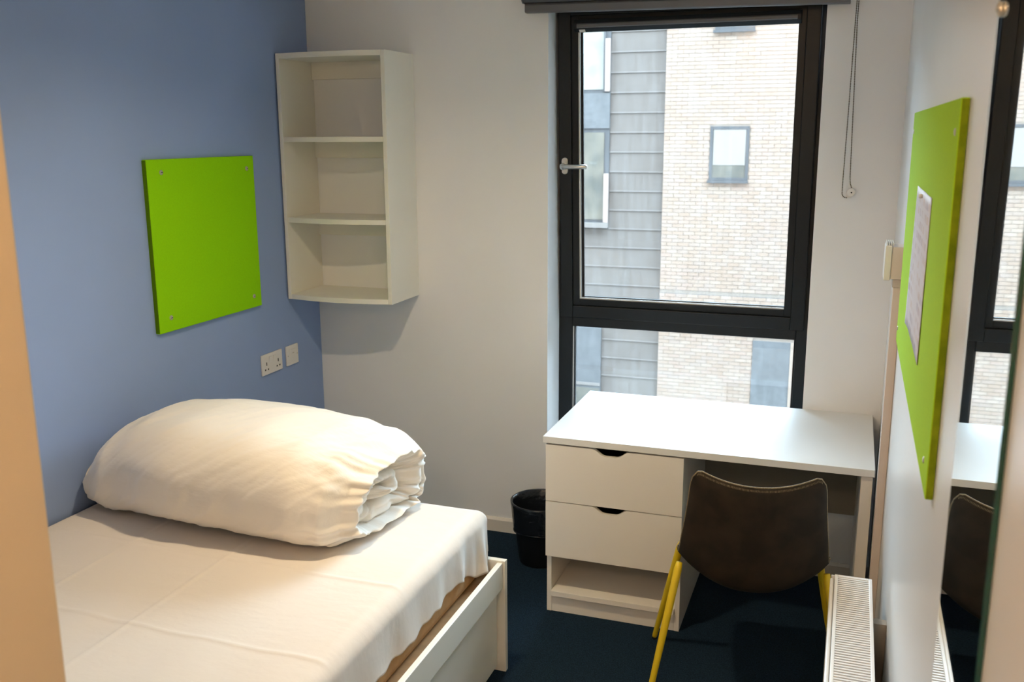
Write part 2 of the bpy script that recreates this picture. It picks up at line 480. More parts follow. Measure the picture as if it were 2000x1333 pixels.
prism(b, [(-0.036, 2.3845), (-0.058, 2.3845), (-0.066, 2.376), (-0.066, 2.350), (-0.060, 2.346), (-0.036, 2.346)], 0, 1.090, 2.380)
obj('bottom_rail', tilt(b), M['blind_al'], bl, bevel=0.002)
# bead chain loop held by a round tensioner
chain_pts = []
top = Vector((2.408, -0.034, 2.44))
lft = [Vector((2.404, -0.030, 2.44)), Vector((2.4015, -0.028, 2.28)), Vector((2.3985, -0.026, 1.95)), Vector((2.395, -0.024, 1.66)), Vector((2.3955, -0.024, 1.632)), Vector((2.402, -0.024, 1.622)), Vector((2.414, -0.024, 1.619))]
rgt = [Vector((2.410, -0.036, 2.44)), Vector((2.4085, -0.034, 2.28)), Vector((2.4155, -0.030, 1.95)), Vector((2.4210, -0.026, 1.70)), Vector((2.4235, -0.024, 1.675)), Vector((2.4285, -0.024, 1.660))]
b = nb()
def beads(path):
    step = 0.0062
    carry = 0.0
    for a, c in zip(path, path[1:]):
        L = (c - a).length; s = carry
        while s < L:
            bmesh.ops.create_icosphere(b, subdivisions=1, radius=0.0027, matrix=Matrix.Translation(a.lerp(c, s / L)))
            s += step
        carry = s - L
beads(lft); beads(rgt)
ch = obj('bead_chain', b, M['bead'], bl); ch['kind'] = 'stuff'
b = nb()
tube(b, lft, 0.0009, 6); tube(b, rgt, 0.0009, 6)
obj('chain_cord', b, M['bead'], bl)
b = nb()
lathe(b, [(0.0, -0.030), (0.014, -0.030), (0.0165, -0.027), (0.0165, -0.020), (0.012, -0.017), (0.012, -0.013), (0.0165, -0.010), (0.0165, -0.003), (0.010, 0.0)], (2.428, 0, 1.641), 28, 'y')
box(b, 2.412, 2.432, -0.022, -0.012, 1.618, 1.642)
ten = obj('chain_tensioner', b, M['plastic'], bl, smooth=False)
b = nb(); lathe(b, [(0.0, -0.0315), (0.0032, -0.0315), (0.0032, -0.0295)], (2.430, 0, 1.640), 12, 'y')
obj('tensioner_screw', b, M['gasket'], ten)

# ------------------------------------------------------------------ wall shelf unit (bowed front)
sh = thing('wall_bookcase', (0.275, -0.15, 1.132), 'cream three-tier wall bookcase with bowed shelves in the corner', 'bookcase')
DZ = -0.285
def bow(x0, x1, d_end, d_mid, yb):
    pts = [(x0, yb)]
    for k in range(17):
        t = k / 16.0
        pts.append((x0 + (x1 - x0) * t, d_end - (d_mid) * (1 - (2 * t - 1) ** 2)))
    pts.append((x1, yb))
    return pts
obj('side_panel', box(nb(), 0.010, 0.028, DZ, -0.001, 1.132, 2.222), M['lam'], sh, bevel=0.0012)
obj('side_panel', box(nb(), 0.522, 0.541, DZ, -0.001, 1.132, 2.222), M['lam'], sh, bevel=0.0012)
obj('top_panel', prism(nb(), bow(0.0285, 0.5215, DZ, 0.022, -0.001), 2, 2.199, 2.2215), M['lam'], sh, bevel=0.001)
obj('bottom_panel', prism(nb(), bow(0.0285, 0.5215, DZ, 0.034, -0.001), 2, 1.1325, 1.155), M['lam'], sh, bevel=0.001)
obj('shelf', prism(nb(), bow(0.0285, 0.5215, DZ + 0.004, 0.026, -0.001), 2, 1.841, 1.863), M['lam'], sh, bevel=0.001)
obj('shelf', prism(nb(), bow(0.0285, 0.5215, DZ + 0.004, 0.030, -0.001), 2, 1.484, 1.506), M['lam'], sh, bevel=0.001)
for z0, z1 in ((2.122, 2.1985), (1.766, 1.8405), (1.404, 1.4835)):
    obj('hanging_rail', box(nb(), 0.0285, 0.5215, -0.018, -0.001, z0, z1), M['lam'], sh, bevel=0.001)

# ------------------------------------------------------------------ pinboards
def soft_board(b, x0, x1, y0, y1, z0, z1):
    box(b, x0, x1, y0, y1, z0, z1)
pb = thing('pinboard', (0.0, -0.843, 1.141), 'lime green felt pinboard screwed to the blue wall', 'pinboard')
b = nb(); soft_board(b, 0.0005, 0.020, -1.174, -0.511, 1.141, 1.787)
obj('felt_panel', b, M['green_l'], pb, bevel=0.0025, seg=2)
obj('edge_shade_strip', box(nb(), 0.0005, 0.0175, -1.1752, -1.1741, 1.1435, 1.7845), M['edge_shade_l'], pb)
for (y, z) in ((-1.098, 1.739), (-0.563, 1.735), (-1.108, 1.194), (-0.566, 1.190)):
    b = nb(); lathe(b, [(0.0, 0.0245), (0.004, 0.0243), (0.0085, 0.0225), (0.0095, 0.0203), (0.0095, 0.0198)], (0, y, z), 18, 'x')
    s = obj('screw', b, M['screw'], pb, smooth=False)
    b = nb(); box(b, 0.0240, 0.0248, y - 0.005, y + 0.005, z - 0.001, z + 0.001)
    obj('screw_slot', b, M['black'], s)

XR = W - 0.0135
pr = thing('pinboard', (W, -1.67, 1.256), 'long yellow-green felt pinboard with a printed sheet on the white wall', 'pinboard')
b = nb(); soft_board(b, XR, W - 0.0005, -2.350, -0.995, 1.256, 1.926)
obj('felt_panel', b, M['green_r'], pr, bevel=0.002, seg=2)
obj('edge_shade_strip', box(nb(), XR + 0.0018, W - 0.0005, -2.3516, -2.3501, 1.2580, 1.9240), M['edge_shade_r'], pr)
for (y, z) in ((-1.045, 1.873), (-2.300, 1.873), (-1.045, 1.304), (-2.272, 1.302)):
    b = nb(); lathe(b, [(0.0065, XR + 0.0005), (0.0065, XR - 0.0005), (0.0055, XR - 0.0015), (0.003, XR - 0.0023), (0.0, XR - 0.0024)], (0, y, z), 18, 'x')
    obj('screw', b, M['screw'], pr)
b = nb()
NY, NZ = 24, 16
py0, py1, pz0, pz1 = -1.940, -1.458, 1.398, 1.743
vs = {}
for side in (0, 1):
    for i in range(NY + 1):
        for j in range(NZ + 1):
            ty, tz = i / NY, j / NZ
            y = py0 + (py1 - py0) * ty; z = pz0 + (pz1 - pz0) * tz
            lift = 0.0008 + 0.004 * max(0, (ty - 0.72) / 0.28) ** 2 * (1 - tz) + 0.0006 * math.sin(ty * 7) ** 2 + 0.001 * max(0, (0.25 - ty) / 0.25) ** 2 * (1 - tz)
            vs[side, i, j] = b.verts.new((XR - lift - side * 0.0006, y, z))
for i in range(NY):
    for j in range(NZ):
        for side in (0, 1):
            b.faces.new((vs[side, i, j], vs[side, i + 1, j], vs[side, i + 1, j + 1], vs[side, i, j + 1]))
edge = [(i, 0) for i in range(NY)] + [(NY, j) for j in range(NZ)] + [(i, NZ) for i in range(NY, 0, -1)] + [(0, j) for j in range(NZ, 0, -1)]
for a, c in zip(edge, edge[1:] + edge[:1]):
    b.faces.new((vs[(0,) + a], vs[(0,) + c], vs[(1,) + c], vs[(1,) + a]))
bmesh.ops.recalc_face_normals(b, faces=b.faces[:])
pp = tag(obj('paper_notice', b, M['paper'], None, smooth=True), 'pale lilac printed sheet pinned to the long yellow-green board', 'paper')
b = nb(); lathe(b, [(0.0035, XR - 0.0015), (0.0055, XR - 0.004), (0.005, XR - 0.009), (0.0, XR - 0.010)], (0, -1.665, 1.730), 14, 'x')
tag(obj('push_pin', b, M['plastic'], None, smooth=True), 'small white push pin at the top of the printed sheet', 'pin')

# ------------------------------------------------------------------ sockets on the blue wall
def plate(name, y0, y1, z0, z1, label, cat):
    t = thing(name, (0.0, (y0 + y1) / 2, z0), label, cat)
    obj('faceplate', box(nb(), 0.0003, 0.009, y0, y1, z0, z1), M['plastic'], t, bevel=0.003, seg=3)
    return t
sk = plate('wall_socket', -0.522, -0.361, 0.818, 0.912, 'white double wall socket with two switches on the blue wall', 'socket')
for yc in (-0.488, -0.396):
    for (dy, dz, wy, hz_) in ((0.0, 0.016, 0.0030, 0.0075), (-0.011, -0.010, 0.0040, 0.0035), (0.011, -0.010, 0.0040, 0.0035)):
        b = nb(); box(b, 0.0085, 0.0094, yc + dy - wy, yc + dy + wy, 0.852 + dz - hz_, 0.852 + dz + hz_)
        obj('socket_hole', b, M['black'], sk)
for yc in (-0.458, -0.426):
    b = nb(); prism(b, [(0.0088, 0.872), (0.0108, 0.873), (0.0138, 0.898), (0.0088, 0.899)], 1, yc - 0.010, yc + 0.010)
    # prism along y takes (x, z)
    obj('rocker_switch', b, M['plastic'], sk, bevel=0.0008)
fs = plate('wall_outlet', -0.323, -0.225, 0.818, 0.911, 'white single wall plate beside the double socket', 'socket')
b = nb(); box(b, 0.0088, 0.0118, -0.296, -0.252, 0.836, 0.893); obj('centre_plate', b, M['plastic'], fs, bevel=0.001)
b = nb(); box(b, 0.0117, 0.0122, -0.280, -0.266, 0.872, 0.877); obj('plate_mark', b, M['screw'], fs)
for yc in (-0.312, -0.236):
    b = nb(); lathe(b, [(0.0034, 0.0085), (0.0034, 0.0098), (0.0, 0.0102)], (0, yc, 0.8645), 12, 'x'); obj('screw', b, M['screw'], fs)

# ------------------------------------------------------------------ spur box and trunking on the right wall
sp = thing('spur_box', (W, -0.80, 1.418), 'surface mounted wall box at the top of the white trunking', 'wall box')
obj('back_box', box(nb(), W - 0.038, W - 0.0005, -0.846, -0.750, 1.420, 1.522), M['paint_trunk'], sp, bevel=0.002)
obj('faceplate', box(nb(), W - 0.058, W - 0.0385, -0.850, -0.746, 1.416, 1.526), M['skirting'], sp, bevel=0.003)
for k in range(4):
    obj('top_rib', box(nb(), W - 0.055 + k * 0.006, W - 0.0525 + k * 0.006, -0.846, -0.75, 1.5265, 1.534), M['plastic'], sp)
tr = thing('cable_trunking', (W, -0.80, 0.0), 'pale vertical trunking running down the white wall beside the desk', 'trunking')
obj('channel', box(nb(), W - 0.020, W - 0.0165, -0.8255, -0.7745, 0.069, 1.400), M['paint_trunk'], tr)
obj('cover', box(nb(), W - 0.0265, W - 0.0005, -0.828, -0.772, 0.069, 1.4005), M['paint_trunk'], tr, bevel=0.0015)
obj('top_sleeve', box(nb(), W - 0.0295, W - 0.0005, -0.831, -0.769, 1.3925, 1.4185), M['paint_trunk'], tr, bevel=0.0015)

# ------------------------------------------------------------------ mirror
mr = thing('wall_mirror', (W, -2.825, 0.62), 'tall frameless mirror with green glass edges screwed to the white wall', 'mirror')
mz0, mz1, my0, my1 = 0.62, 2.060, -3.012, -2.640
b = nb()
def rect(x, e):
    return [b.verts.new((x, y, z)) for y, z in ((my0 + e, mz0 + e), (my1 - e, mz0 + e), (my1 - e, mz1 - e), (my0 + e, mz1 - e))]
ra, rb_, rc = rect(W - 0.0005, 0.0), rect(W - 0.0050, 0.0), rect(W - 0.0065, 0.0004)
b.faces.new(ra).material_index = 1
b.faces.new(rc).material_index = 0
for k in range(4):
    q = (k + 1) % 4
    b.faces.new((ra[k], ra[q], rb_[q], rb_[k])).material_index = 1
    b.faces.new((rb_[k], rb_[q], rc[q], rc[k])).material_index = 1
bmesh.ops.recalc_face_normals(b, faces=b.faces[:])
obj('mirror_glass', b, [M['mirror'], M['mirror_edge']], mr)
for y in (my0 + 0.042, my1 - 0.042):
    for z in (mz0 + 0.04, mz1 - 0.04):
        b = nb(); x = W - 0.0066
        lathe(b, [(0.0095, x), (0.0095, x - 0.003), (0.007, x - 0.006), (0.0, x - 0.0075)], (0, y, z), 20, 'x')
        tag(obj('screw_cap', b, M['screw'], mr, smooth=True), 'round metal mirror screw cap')

# ------------------------------------------------------------------ desk
dk = thing('desk', (1.97, -0.35, 0.0), 'white writing desk with two drawers and an open shelf under the window', 'desk')
DF = -0.697
obj('desktop', box(nb(), 1.376, 2.572, DF - 0.003, -0.0005, 0.711, 0.737), M['desktop'], dk, bevel=0.0012)
ped0, ped1 = 1.387, 1.917
obj('side_panel', box(nb(), ped0, ped0 + 0.019, DF + 0.019, -0.020, 0.0, 0.7105), M['desk'], dk, bevel=0.001)
obj('side_panel', box(nb(), ped1 - 0.019, ped1, DF + 0.019, -0.020, 0.0, 0.7105), M['desk'], dk, bevel=0.001)
obj('back_panel', box(nb(), ped0 + 0.0195, ped1 - 0.0195, -0.040, -0.022, 0.095, 0.7105), M['desk'], dk)
obj('carcass_shelf', box(nb(), ped0 + 0.0195, ped1 - 0.0195, DF + 0.022, -0.0405, 0.236, 0.252), M['desk'], dk)
def drawer(z0, z1):
    pts = [(ped0, z0), (ped1, z0), (ped1, z1)]
    c, hw, dp = 1.642, 0.083, 0.026
    xs = []
    for k in range(25):
        t = 1 - 2 * k / 24.0
        s = abs(t)
        y = dp * (0.5 + 0.5 * math.cos(math.pi * sstep(0.12, 1.0, s)))
        pts.append((c + hw * t, z1 - y))
    pts.append((ped0, z1))
    b = nb()
    # earcut through two halves so the concave cut-out stays clean
    lo = [b.verts.new((p[0], DF, p[1])) for p in pts]
    hi = [b.verts.new((p[0], DF + 0.0185, p[1])) for p in pts]
    b.faces.new(lo); b.faces.new(hi[::-1])
    n = len(pts)
    for i in range(n):
        b.faces.new((lo[i], hi[i], hi[(i + 1) % n], lo[(i + 1) % n]))
    bmesh.ops.recalc_face_normals(b, faces=b.faces[:])
    bmesh.ops.triangulate(b, faces=[f for f in b.faces if len(f.verts) > 4], ngon_method='EAR_CLIP')
    d = obj('drawer', b, M['desk'], dk, bevel=0.0)
    b = nb()
    bz0, bz1 = z0 + 0.02, z1 - 0.045
    x0, x1, y0, y1 = ped0 + 0.030, ped1 - 0.030, DF + 0.019, -0.09
    box(b, x0, x0 + 0.012, y0, y1, bz0, bz1); box(b, x1 - 0.012, x1, y0, y1, bz0, bz1)
    box(b, x0 + 0.012, x1 - 0.012, y1 - 0.012, y1, bz0, bz1); box(b, x0 + 0.012, x1 - 0.012, y0, y1 - 0.012, bz0, bz0 + 0.008)
    obj('drawer_box', b, M['modesty'], d)
    return d
drawer(0.4765, 0.7045)
drawer(0.2445, 0.4730)
obj('bottom_shelf', box(nb(), ped0 + 0.0195, ped1 - 0.0195, DF + 0.004, -0.0405, 0.072, 0.094), M['desk'], dk, bevel=0.0015)
obj('plinth', box(nb(), ped0 + 0.0195, ped1 - 0.0195, DF + 0.021, DF + 0.038, 0.0, 0.0715), M['desk'], dk, bevel=0.001)
obj('end_panel', box(nb(), 2.529, 2.567, DF + 0.008, -0.020, 0.0, 0.7105), M['desk'], dk, bevel=0.0012)
obj('modesty_panel', box(nb(), ped1 + 0.0005, 2.5285, -0.115, -0.098, 0.335, 0.7105), M['modesty'], dk)

# ------------------------------------------------------------------ chair
ch = thing('desk_chair', (2.190, -0.945, 0.0), 'dark brown suede bucket chair with yellow metal legs pushed up to the desk', 'chair', rz=math.radians(8.0))
prof = [  # t, y, z, half width, curl, of the seat centre line
    (0.00, 0.235, 0.425, 0.190, 0.010), (0.10, 0.215, 0.450, 0.205, 0.018), (0.25, 0.10, 0.444, 0.225, 0.045),
    (0.40, -0.04, 0.434, 0.236, 0.082), (0.52, -0.155, 0.436, 0.240, 0.110), (0.62, -0.212, 0.478, 0.238, 0.104),
    (0.74, -0.236, 0.578, 0.228, 0.080), (0.88, -0.260, 0.715, 0.210, 0.058), (1.00, -0.282, 0.822, 0.198, 0.048)]
def cr(tab, t, k):
    i = 0
    while i < len(tab) - 2 and t > tab[i + 1][0]: i += 1
    p0 = tab[max(i - 1, 0)]; p1 = tab[i]; p2 = tab[i + 1]; p3 = tab[min(i + 2, len(tab) - 1)]
    u = (t - p1[0]) / (p2[0] - p1[0])
    m1 = (p2[k] - p0[k]) / max(p2[0] - p0[0], 1e-6) * (p2[0] - p1[0]); m2 = (p3[k] - p1[k]) / max(p3[0] - p1[0], 1e-6) * (p2[0] - p1[0])
    return (2*u**3 - 3*u*u + 1) * p1[k] + (u**3 - 2*u*u + u) * m1 + (-2*u**3 + 3*u*u) * p2[k] + (u**3 - u*u) * m2
def shellpt(s, t, off=0.0):
    # s in -1..1, rounded corners at both ends of t
    e = 1e-3
    y, z = cr(prof, t, 1), cr(prof, t, 2)
    ta, tb = max(0, t - e), min(1, t + e)
    ty, tz = cr(prof, tb, 1) - cr(prof, ta, 1), cr(prof, tb, 2) - cr(prof, ta, 2)
    L = math.hypot(ty, tz); ty /= L; tz /= L
    ny, nz = tz, -ty                         # inner normal: up on the seat, forward on the back
    w = cr(prof, t, 3); c = cr(prof, t, 4)
    x = s * w
    lift = c * abs(s) ** 2.2
    P = Vector((x, y + ny * (lift + off), z + nz * (lift + off)))
    k = sstep(0.8, 1.0, t)
    P.z += 0.030 * k * (s * s)               # corners of the back stand higher than its middle
    a = max(0.0, abs(s) - 0.86) / 0.14
    P.z -= 0.034 * sstep(0.93, 1.0, t) * a * a
    if t < 0.15:
        P.y -= 0.05 * (1 - t / 0.15) * a * a
    return P
NS, NT = 28, 44
TH = 0.016
b = nb()
G = {}
for side, off in ((0, TH), (1, -TH)):
    for i in range(NS + 1):
        for j in range(NT + 1):
            s = -1 + 2 * i / NS; t = j / NT
            taper = min(1.0, 0.35 + 0.65 * min(1.0, min((1 - abs(s)) / 0.10, min(t, 1 - t) / 0.05)))
            G[side, i, j] = b.verts.new(shellpt(s, t, off * taper))
for i in range(NS):
    for j in range(NT):
        b.faces.new((G[0, i, j], G[0, i + 1, j], G[0, i + 1, j + 1], G[0, i, j + 1]))
        b.faces.new((G[1, i, j], G[1, i, j + 1], G[1, i + 1, j + 1], G[1, i + 1, j]))
rim = [(i, 0) for i in range(NS)] + [(NS, j) for j in range(NT)] + [(i, NT) for i in range(NS, 0, -1)] + [(0, j) for j in range(NT, 0, -1)]
for a, c in zip(rim, rim[1:] + rim[:1]):
    b.faces.new((G[0, a[0], a[1]], G[0, c[0], c[1]], G[1, c[0], c[1]], G[1, a[0], a[1]]))
bmesh.ops.recalc_face_normals(b, faces=b.faces[:])
shell = obj('seat_shell', b, M['shell'], ch, smooth=True, off=False)
b = nb()
tube(b, [shellpt(-1 + 2 * i / NS, j / NT) for i, j in rim], 0.0027, 8, closed=True)
obj('piping', b, M['piping'], ch, smooth=True, off=False)
# stitches along the top of the back
b = nb()
for k in range(100):
    s = -0.93 + 1.86 * k / 99
    p = shellpt(s, 0.998, -0.0045); q = shellpt(s + 0.006, 0.989, -0.0095)
    tube(b, [p, q], 0.0006, 5)
st = obj('stitching', b, M['piping'], shell, off=False); st['kind'] = 'stuff'
for sx, fy, ty_, tz in ((-1, -0.225, -0.135, 0.492), (1, -0.225, -0.135, 0.492), (-1, 0.235, 0.085, 0.462), (1, 0.235, 0.085, 0.462)):
    b = nb()
    A = Vector((sx * 0.232, ty_, tz)); B = Vector((sx * 0.322, fy, 0.006))
    tube(b, [A, A.lerp(B, 0.05), A.lerp(B, 0.5), A.lerp(B, 0.97), B], [0.010, 0.0135, 0.0125, 0.0095, 0.0085], 14)
    lg = obj('leg', b, M['yellow'], ch, smooth=True, off=False)
    b = nb(); lathe(b, [(0.0, 0.0), (0.0095, 0.0), (0.0105, 0.004), (0.009, 0.010), (0.0, 0.010)], (B.x, B.y, 0.0), 14)
    obj('foot_glide', b, M['gasket'], lg, off=False)
# ------------------------------------------------------------------ radiator
RX0, RX1, RY0, RY1, RZ0, RZ1 = 2.449, 2.564, -2.46, -1.272, 0.12, 0.600
rd = thing('radiator', (2.507, -1.87, 0.0), 'white double panel radiator with a slatted top grille below the pinboard', 'radiator')
obj('front_panel', box(nb(), RX0, RX0 + 0.012, RY0 + 0.004, RY1 - 0.004, RZ0, RZ1 - 0.010), M['rad'], rd, bevel=0.004)
obj('rear_panel', box(nb(), RX1 - 0.014, RX1 - 0.002, RY0 + 0.004, RY1 - 0.004, RZ0, RZ1 - 0.010), M['rad'], rd, bevel=0.004)
for y0, y1 in ((RY0, RY0 + 0.0035), (RY1 - 0.0035, RY1)):
    obj('side_cover', box(nb(), RX0 + 0.003, RX1 - 0.003, y0, y1, RZ0 + 0.02, RZ1 - 0.003), M['rad'], rd, bevel=0.001)
b = nb()
box(b, RX0 + 0.014, RX1 - 0.016, RY0 + 0.006, RY1 - 0.006, RZ0 + 0.03, RZ1 - 0.05)
obj('convector', b, M['rad_in'], rd)
b = nb()
gx0r, gx1r = RX0 + 0.0125, RX1
box(b, gx0r, gx0r + 0.009, RY0, RY1, RZ1 - 0.008, RZ1); box(b, gx1r - 0.009, gx1r, RY0, RY1, RZ1 - 0.008, RZ1)
box(b, gx0r + 0.009, gx1r - 0.009, RY0, RY0 + 0.013, RZ1 - 0.008, RZ1); box(b, gx0r + 0.009, gx1r - 0.009, RY1 - 0.013, RY1, RZ1 - 0.008, RZ1)
obj('grille_frame', b, M['rad'], rd, bevel=0.0015)
n = 94
src = None
for k in range(n):
    y = RY1 - 0.0195 - k * (RY1 - RY0 - 0.040) / (n - 1)
    if src is None:
        b = nb(); box(b, gx0r + 0.0092 - 2.507, gx1r - 0.0092 - 2.507, -0.0030, 0.0030, -0.0035, 0.0012)
        src = obj('grille_slat', b, M['rad'], rd, off=False); src.location = (0, y + 1.87, RZ1 - 0.0025)
    else:
        inst('grille_slat', src, rd, (0, y + 1.87, RZ1 - 0.0025))
for y in (-1.45, -2.28):
    b = nb()
    box(b, RX1 - 0.0015, W - 0.0005, y - 0.015, y + 0.015, 0.30, 0.56)
    obj('wall_bracket', b, M['rad_in'], rd)
b = nb()
tube(b, [(2.535, RY1 - 0.02, 0.135), (2.535, RY1 + 0.025, 0.135), (2.535, RY1 + 0.03, 0.10), (2.535, RY1 + 0.03, 0.0)], 0.0075, 12)
obj('feed_pipe', b, M['chrome'], rd, smooth=True)
b = nb(); lathe(b, [(0.0, 0.10), (0.016, 0.10), (0.018, 0.11), (0.018, 0.155), (0.014, 0.162), (0.0, 0.163)], (2.535, RY1 + 0.03, 0.0), 18)
obj('valve', b, M['plastic'], rd, smooth=False)

# ------------------------------------------------------------------ waste bin
bc = Vector((1.222, -0.245, 0.0))
bn = thing('waste_bin', bc, 'black plastic waste bin with a glossy bin liner beside the desk', 'bin')
bn_out = [(0.0, 0.002), (0.092, 0.0), (0.096, 0.006), (0.128, 0.272), (0.131, 0.278), (0.127, 0.282), (0.123, 0.272), (0.090, 0.012), (0.0, 0.010)]
b = nb(); lathe(b, bn_out, bc, 48)
obj('bucket', b, M['binp'], bn, smooth=True)
def crk(i, a):
    return 0.0016 * noise.noise(Vector((math.cos(a) * 5, math.sin(a) * 5, i * 0.9)))
b = nb()
lathe(b, [(0.1195, 0.158), (0.1215, 0.156), (0.1235, 0.166), (0.1275, 0.215), (0.1325, 0.262), (0.1355, 0.281), (0.1335, 0.287), (0.1275, 0.286), (0.1225, 0.276), (0.114, 0.235), (0.109, 0.19), (0.098, 0.12), (0.05, 0.075), (0.0, 0.07)], bc, 72, jit=crk)
obj('bin_liner', b, M['liner'], bn, smooth=True)
b = nb()
ring = [bc + Vector(((0.1215 + 0.0015 * math.sin(7 * a)) * math.cos(a), (0.1215 + 0.0015 * math.sin(7 * a)) * math.sin(a), 0.157 + 0.004 * math.sin(3 * a))) for a in [2 * math.pi * k / 60 for k in range(60)]]
tube(b, ring, 0.003, 6, closed=True)
obj('liner_hem', b, M['liner'], bn, smooth=True)

# ------------------------------------------------------------------ bed
BX1, BY1, BY0 = 1.385, -1.157, -3.185
bed = thing('bed', (0.69, -2.17, 0.0), 'cream laminate bed frame with drawers underneath along the blue wall', 'bed')
obj('foot_board', box(nb(), 0.018, BX1, BY1, BY1 + 0.022, 0.0, 0.423), M['lam'], bed, bevel=0.0015)
obj('head_board', box(nb(), 0.018, BX1, BY0, BY0 + 0.022, 0.0, 0.423), M['lam'], bed, bevel=0.0015)
obj('side_rail', box(nb(), 1.357, 1.376, BY0 + 0.0225, BY1 - 0.0005, 0.322, 0.417), M['lam'], bed, bevel=0.0015)
obj('side_rail', box(nb(), 0.018, 0.036, BY0 + 0.0225, BY1 - 0.0005, 0.322, 0.417), M['lam'], bed, bevel=0.0015)
obj('base_board', box(nb(), 0.0365, 1.3565, BY0 + 0.0225, BY1 - 0.0005, 0.352, 0.372), M['tan'], bed)
for (y0, y1) in ((-2.155, BY1 - 0.004), (BY0 + 0.026, -2.161)):
    pts = [(y0, 0.022), (y1, 0.022), (y1, 0.3195)]
    c = (y0 + y1) / 2 - 0.14; hw, dp = 0.085, 0.026
    for k in range(21):
        t = 1 - 2 * k / 20.0
        pts.append((c + hw * t, 0.3195 - dp * (0.5 + 0.5 * math.cos(math.pi * abs(t)))))
    pts.append((y0, 0.3195))
    b = nb()
    lo = [b.verts.new((1.336, p[0], p[1])) for p in pts]; hi = [b.verts.new((1.354, p[0], p[1])) for p in pts]
    b.faces.new(lo); b.faces.new(hi[::-1])
    for i in range(len(pts)):
        b.faces.new((lo[i], hi[i], hi[(i + 1) % len(pts)], lo[(i + 1) % len(pts)]))
    bmesh.ops.recalc_face_normals(b, faces=b.faces[:])
    bmesh.ops.triangulate(b, faces=[f for f in b.faces if len(f.verts) > 4], ngon_method='EAR_CLIP')
    d = obj('drawer', b, M['lam'], bed)
    b = nb()
    box(b, 0.75, 1.3355, y0 + 0.03, y0 + 0.045, 0.03, 0.25); box(b, 0.75, 1.3355, y1 - 0.045, y1 - 0.03, 0.03, 0.25)
    box(b, 0.75, 0.765, y0 + 0.045, y1 - 0.045, 0.03, 0.25); box(b, 0.765, 1.3355, y0 + 0.045, y1 - 0.045, 0.03, 0.04)
    obj('drawer_box', b, M['modesty'], d)
# mattress
MX0, MX1, MY0, MY1, MZ0, MZ1 = 0.040, 1.312, -3.158, -1.172, 0.372, 0.612
mt = tag(obj('mattress', box(nb(), MX0, MX1, MY0, MY1, MZ0, MZ1), M['tan'], None, bevel=0.035, seg=4), 'tan sided mattress on the bed frame beneath a white sheet', 'mattress')
# sheet
def edge_roll(s, L, r):
    """arc-length s along a surface that rolls over an edge of radius r at L: (distance, drop)"""
    if s <= L - r: return s, 0.0
    a = (s - (L - r)) / r
    if a <= math.pi / 2: return L - r + r * math.sin(a), r - r * math.cos(a)
    return L, r + (s - (L - r) - r * math.pi / 2)
b = nb()
top = MZ1 + 0.006
X0s, Y0s = 0.022, MY0 - 0.004
LX, LY = MX1 + 0.010 - X0s, MY1 + 0.008 - Y0s
R_ = 0.050
NX, NYs = 230, 330
hangx, hangy = 0.172, 0.165
TX = LX - R_ + R_ * math.pi / 2 + hangx - R_; TY = LY - R_ + R_ * math.pi / 2 + hangy - R_
V = {}
for i in range(NX + 1):
    for j in range(NYs + 1):
        s = TX * i / NX; t = TY * j / NYs
        yy = Y0s + min(t, LY)
        # the hem is uneven along the open side
        if i > NX * 0.8:
            hv = 0.004 * math.sin(yy * 5.3 + 1.0) + 0.005 * math.sin(yy * 13.0) + 0.004 * math.sin(yy * 31.0) + 0.004 * math.sin(yy * 67.0) + 0.038 * sstep(-1.38, -1.24, yy)
            hv += -0.012 * sstep(-1.62, -1.45, yy) * (1 - sstep(-1.42, -1.25, yy))
        else: hv = 0.0
        s2 = s if s <= LX else LX + (s - LX) * (1 + hv / (TX - LX))
        dx, zx = edge_roll(s2, LX, R_); dy, zy = edge_roll(t, LY, R_)
        x, y = X0s + dx, Y0s + dy
        drop = (zx ** 3 + zy ** 3) ** (1 / 3.0) if zx > 0 and zy > 0 else max(zx, zy)
        drop = min(drop, max(zx, zy) * 1.0001 + 0.0)
        z = top - drop
        if drop < 0.02:
            k = 1 - drop / 0.02
            z += k * (0.0035 * noise.noise(Vector((x * 3.0, y * 2.2, 0))) + 0.0016 * noise.noise(Vector((x * 11, y * 5, 3))))
            for cx in (0.372, 0.722):
                z += k * 0.0028 * math.exp(-((x - cx - 0.004 * math.sin(y * 4)) / 0.0065) ** 2)
            for cy in (-2.62, -2.212, -1.80):
                z += k * 0.0028 * math.exp(-((y - cy - 0.004 * math.sin(x * 5)) / 0.0065) ** 2)
            # faint pull folds running along the bed near its foot
            z += k * 0.0022 * math.sin(x * 34 + 3 * noise.noise(Vector((x * 2, y, 9)))) * sstep(-1.95, -2.35, y)
        f = max(0.0, zx - R_ * 0.4) / hangx
        if f > 0:
            cz = math.exp(-((yy - MY1) / 0.34) ** 2)
            fold = math.sin(yy * 34 + 2.5 * noise.noise(Vector((yy * 3, 0, 1)))) * (0.35 + 1.2 * cz) + 0.6 * math.sin(yy * 71 + 1) * cz + 0.8 * noise.noise(Vector((yy * 7, z * 6, 2)))
            x += f * (0.004 + 0.0085 * fold) 
            y += f * 0.010 * noise.noise(Vector((yy * 4, z * 3, 5)))
        g = max(0.0, zy - R_ * 0.4) / hangy
        if g > 0:
            y += g * 0.004 * (1.0 + math.sin(x * 30))
            y = min(y, -1.1585) if z < 0.43 else y
        V[i, j] = b.verts.new((x, y, z))
for i in range(NX):
    for j in range(NYs):
        b.faces.new((V[i, j], V[i + 1, j], V[i + 1, j + 1], V[i, j + 1]))
bmesh.ops.recalc_face_normals(b, faces=b.faces[:])
so = obj('bed_sheet', b, M['sheet'], None, smooth=True)
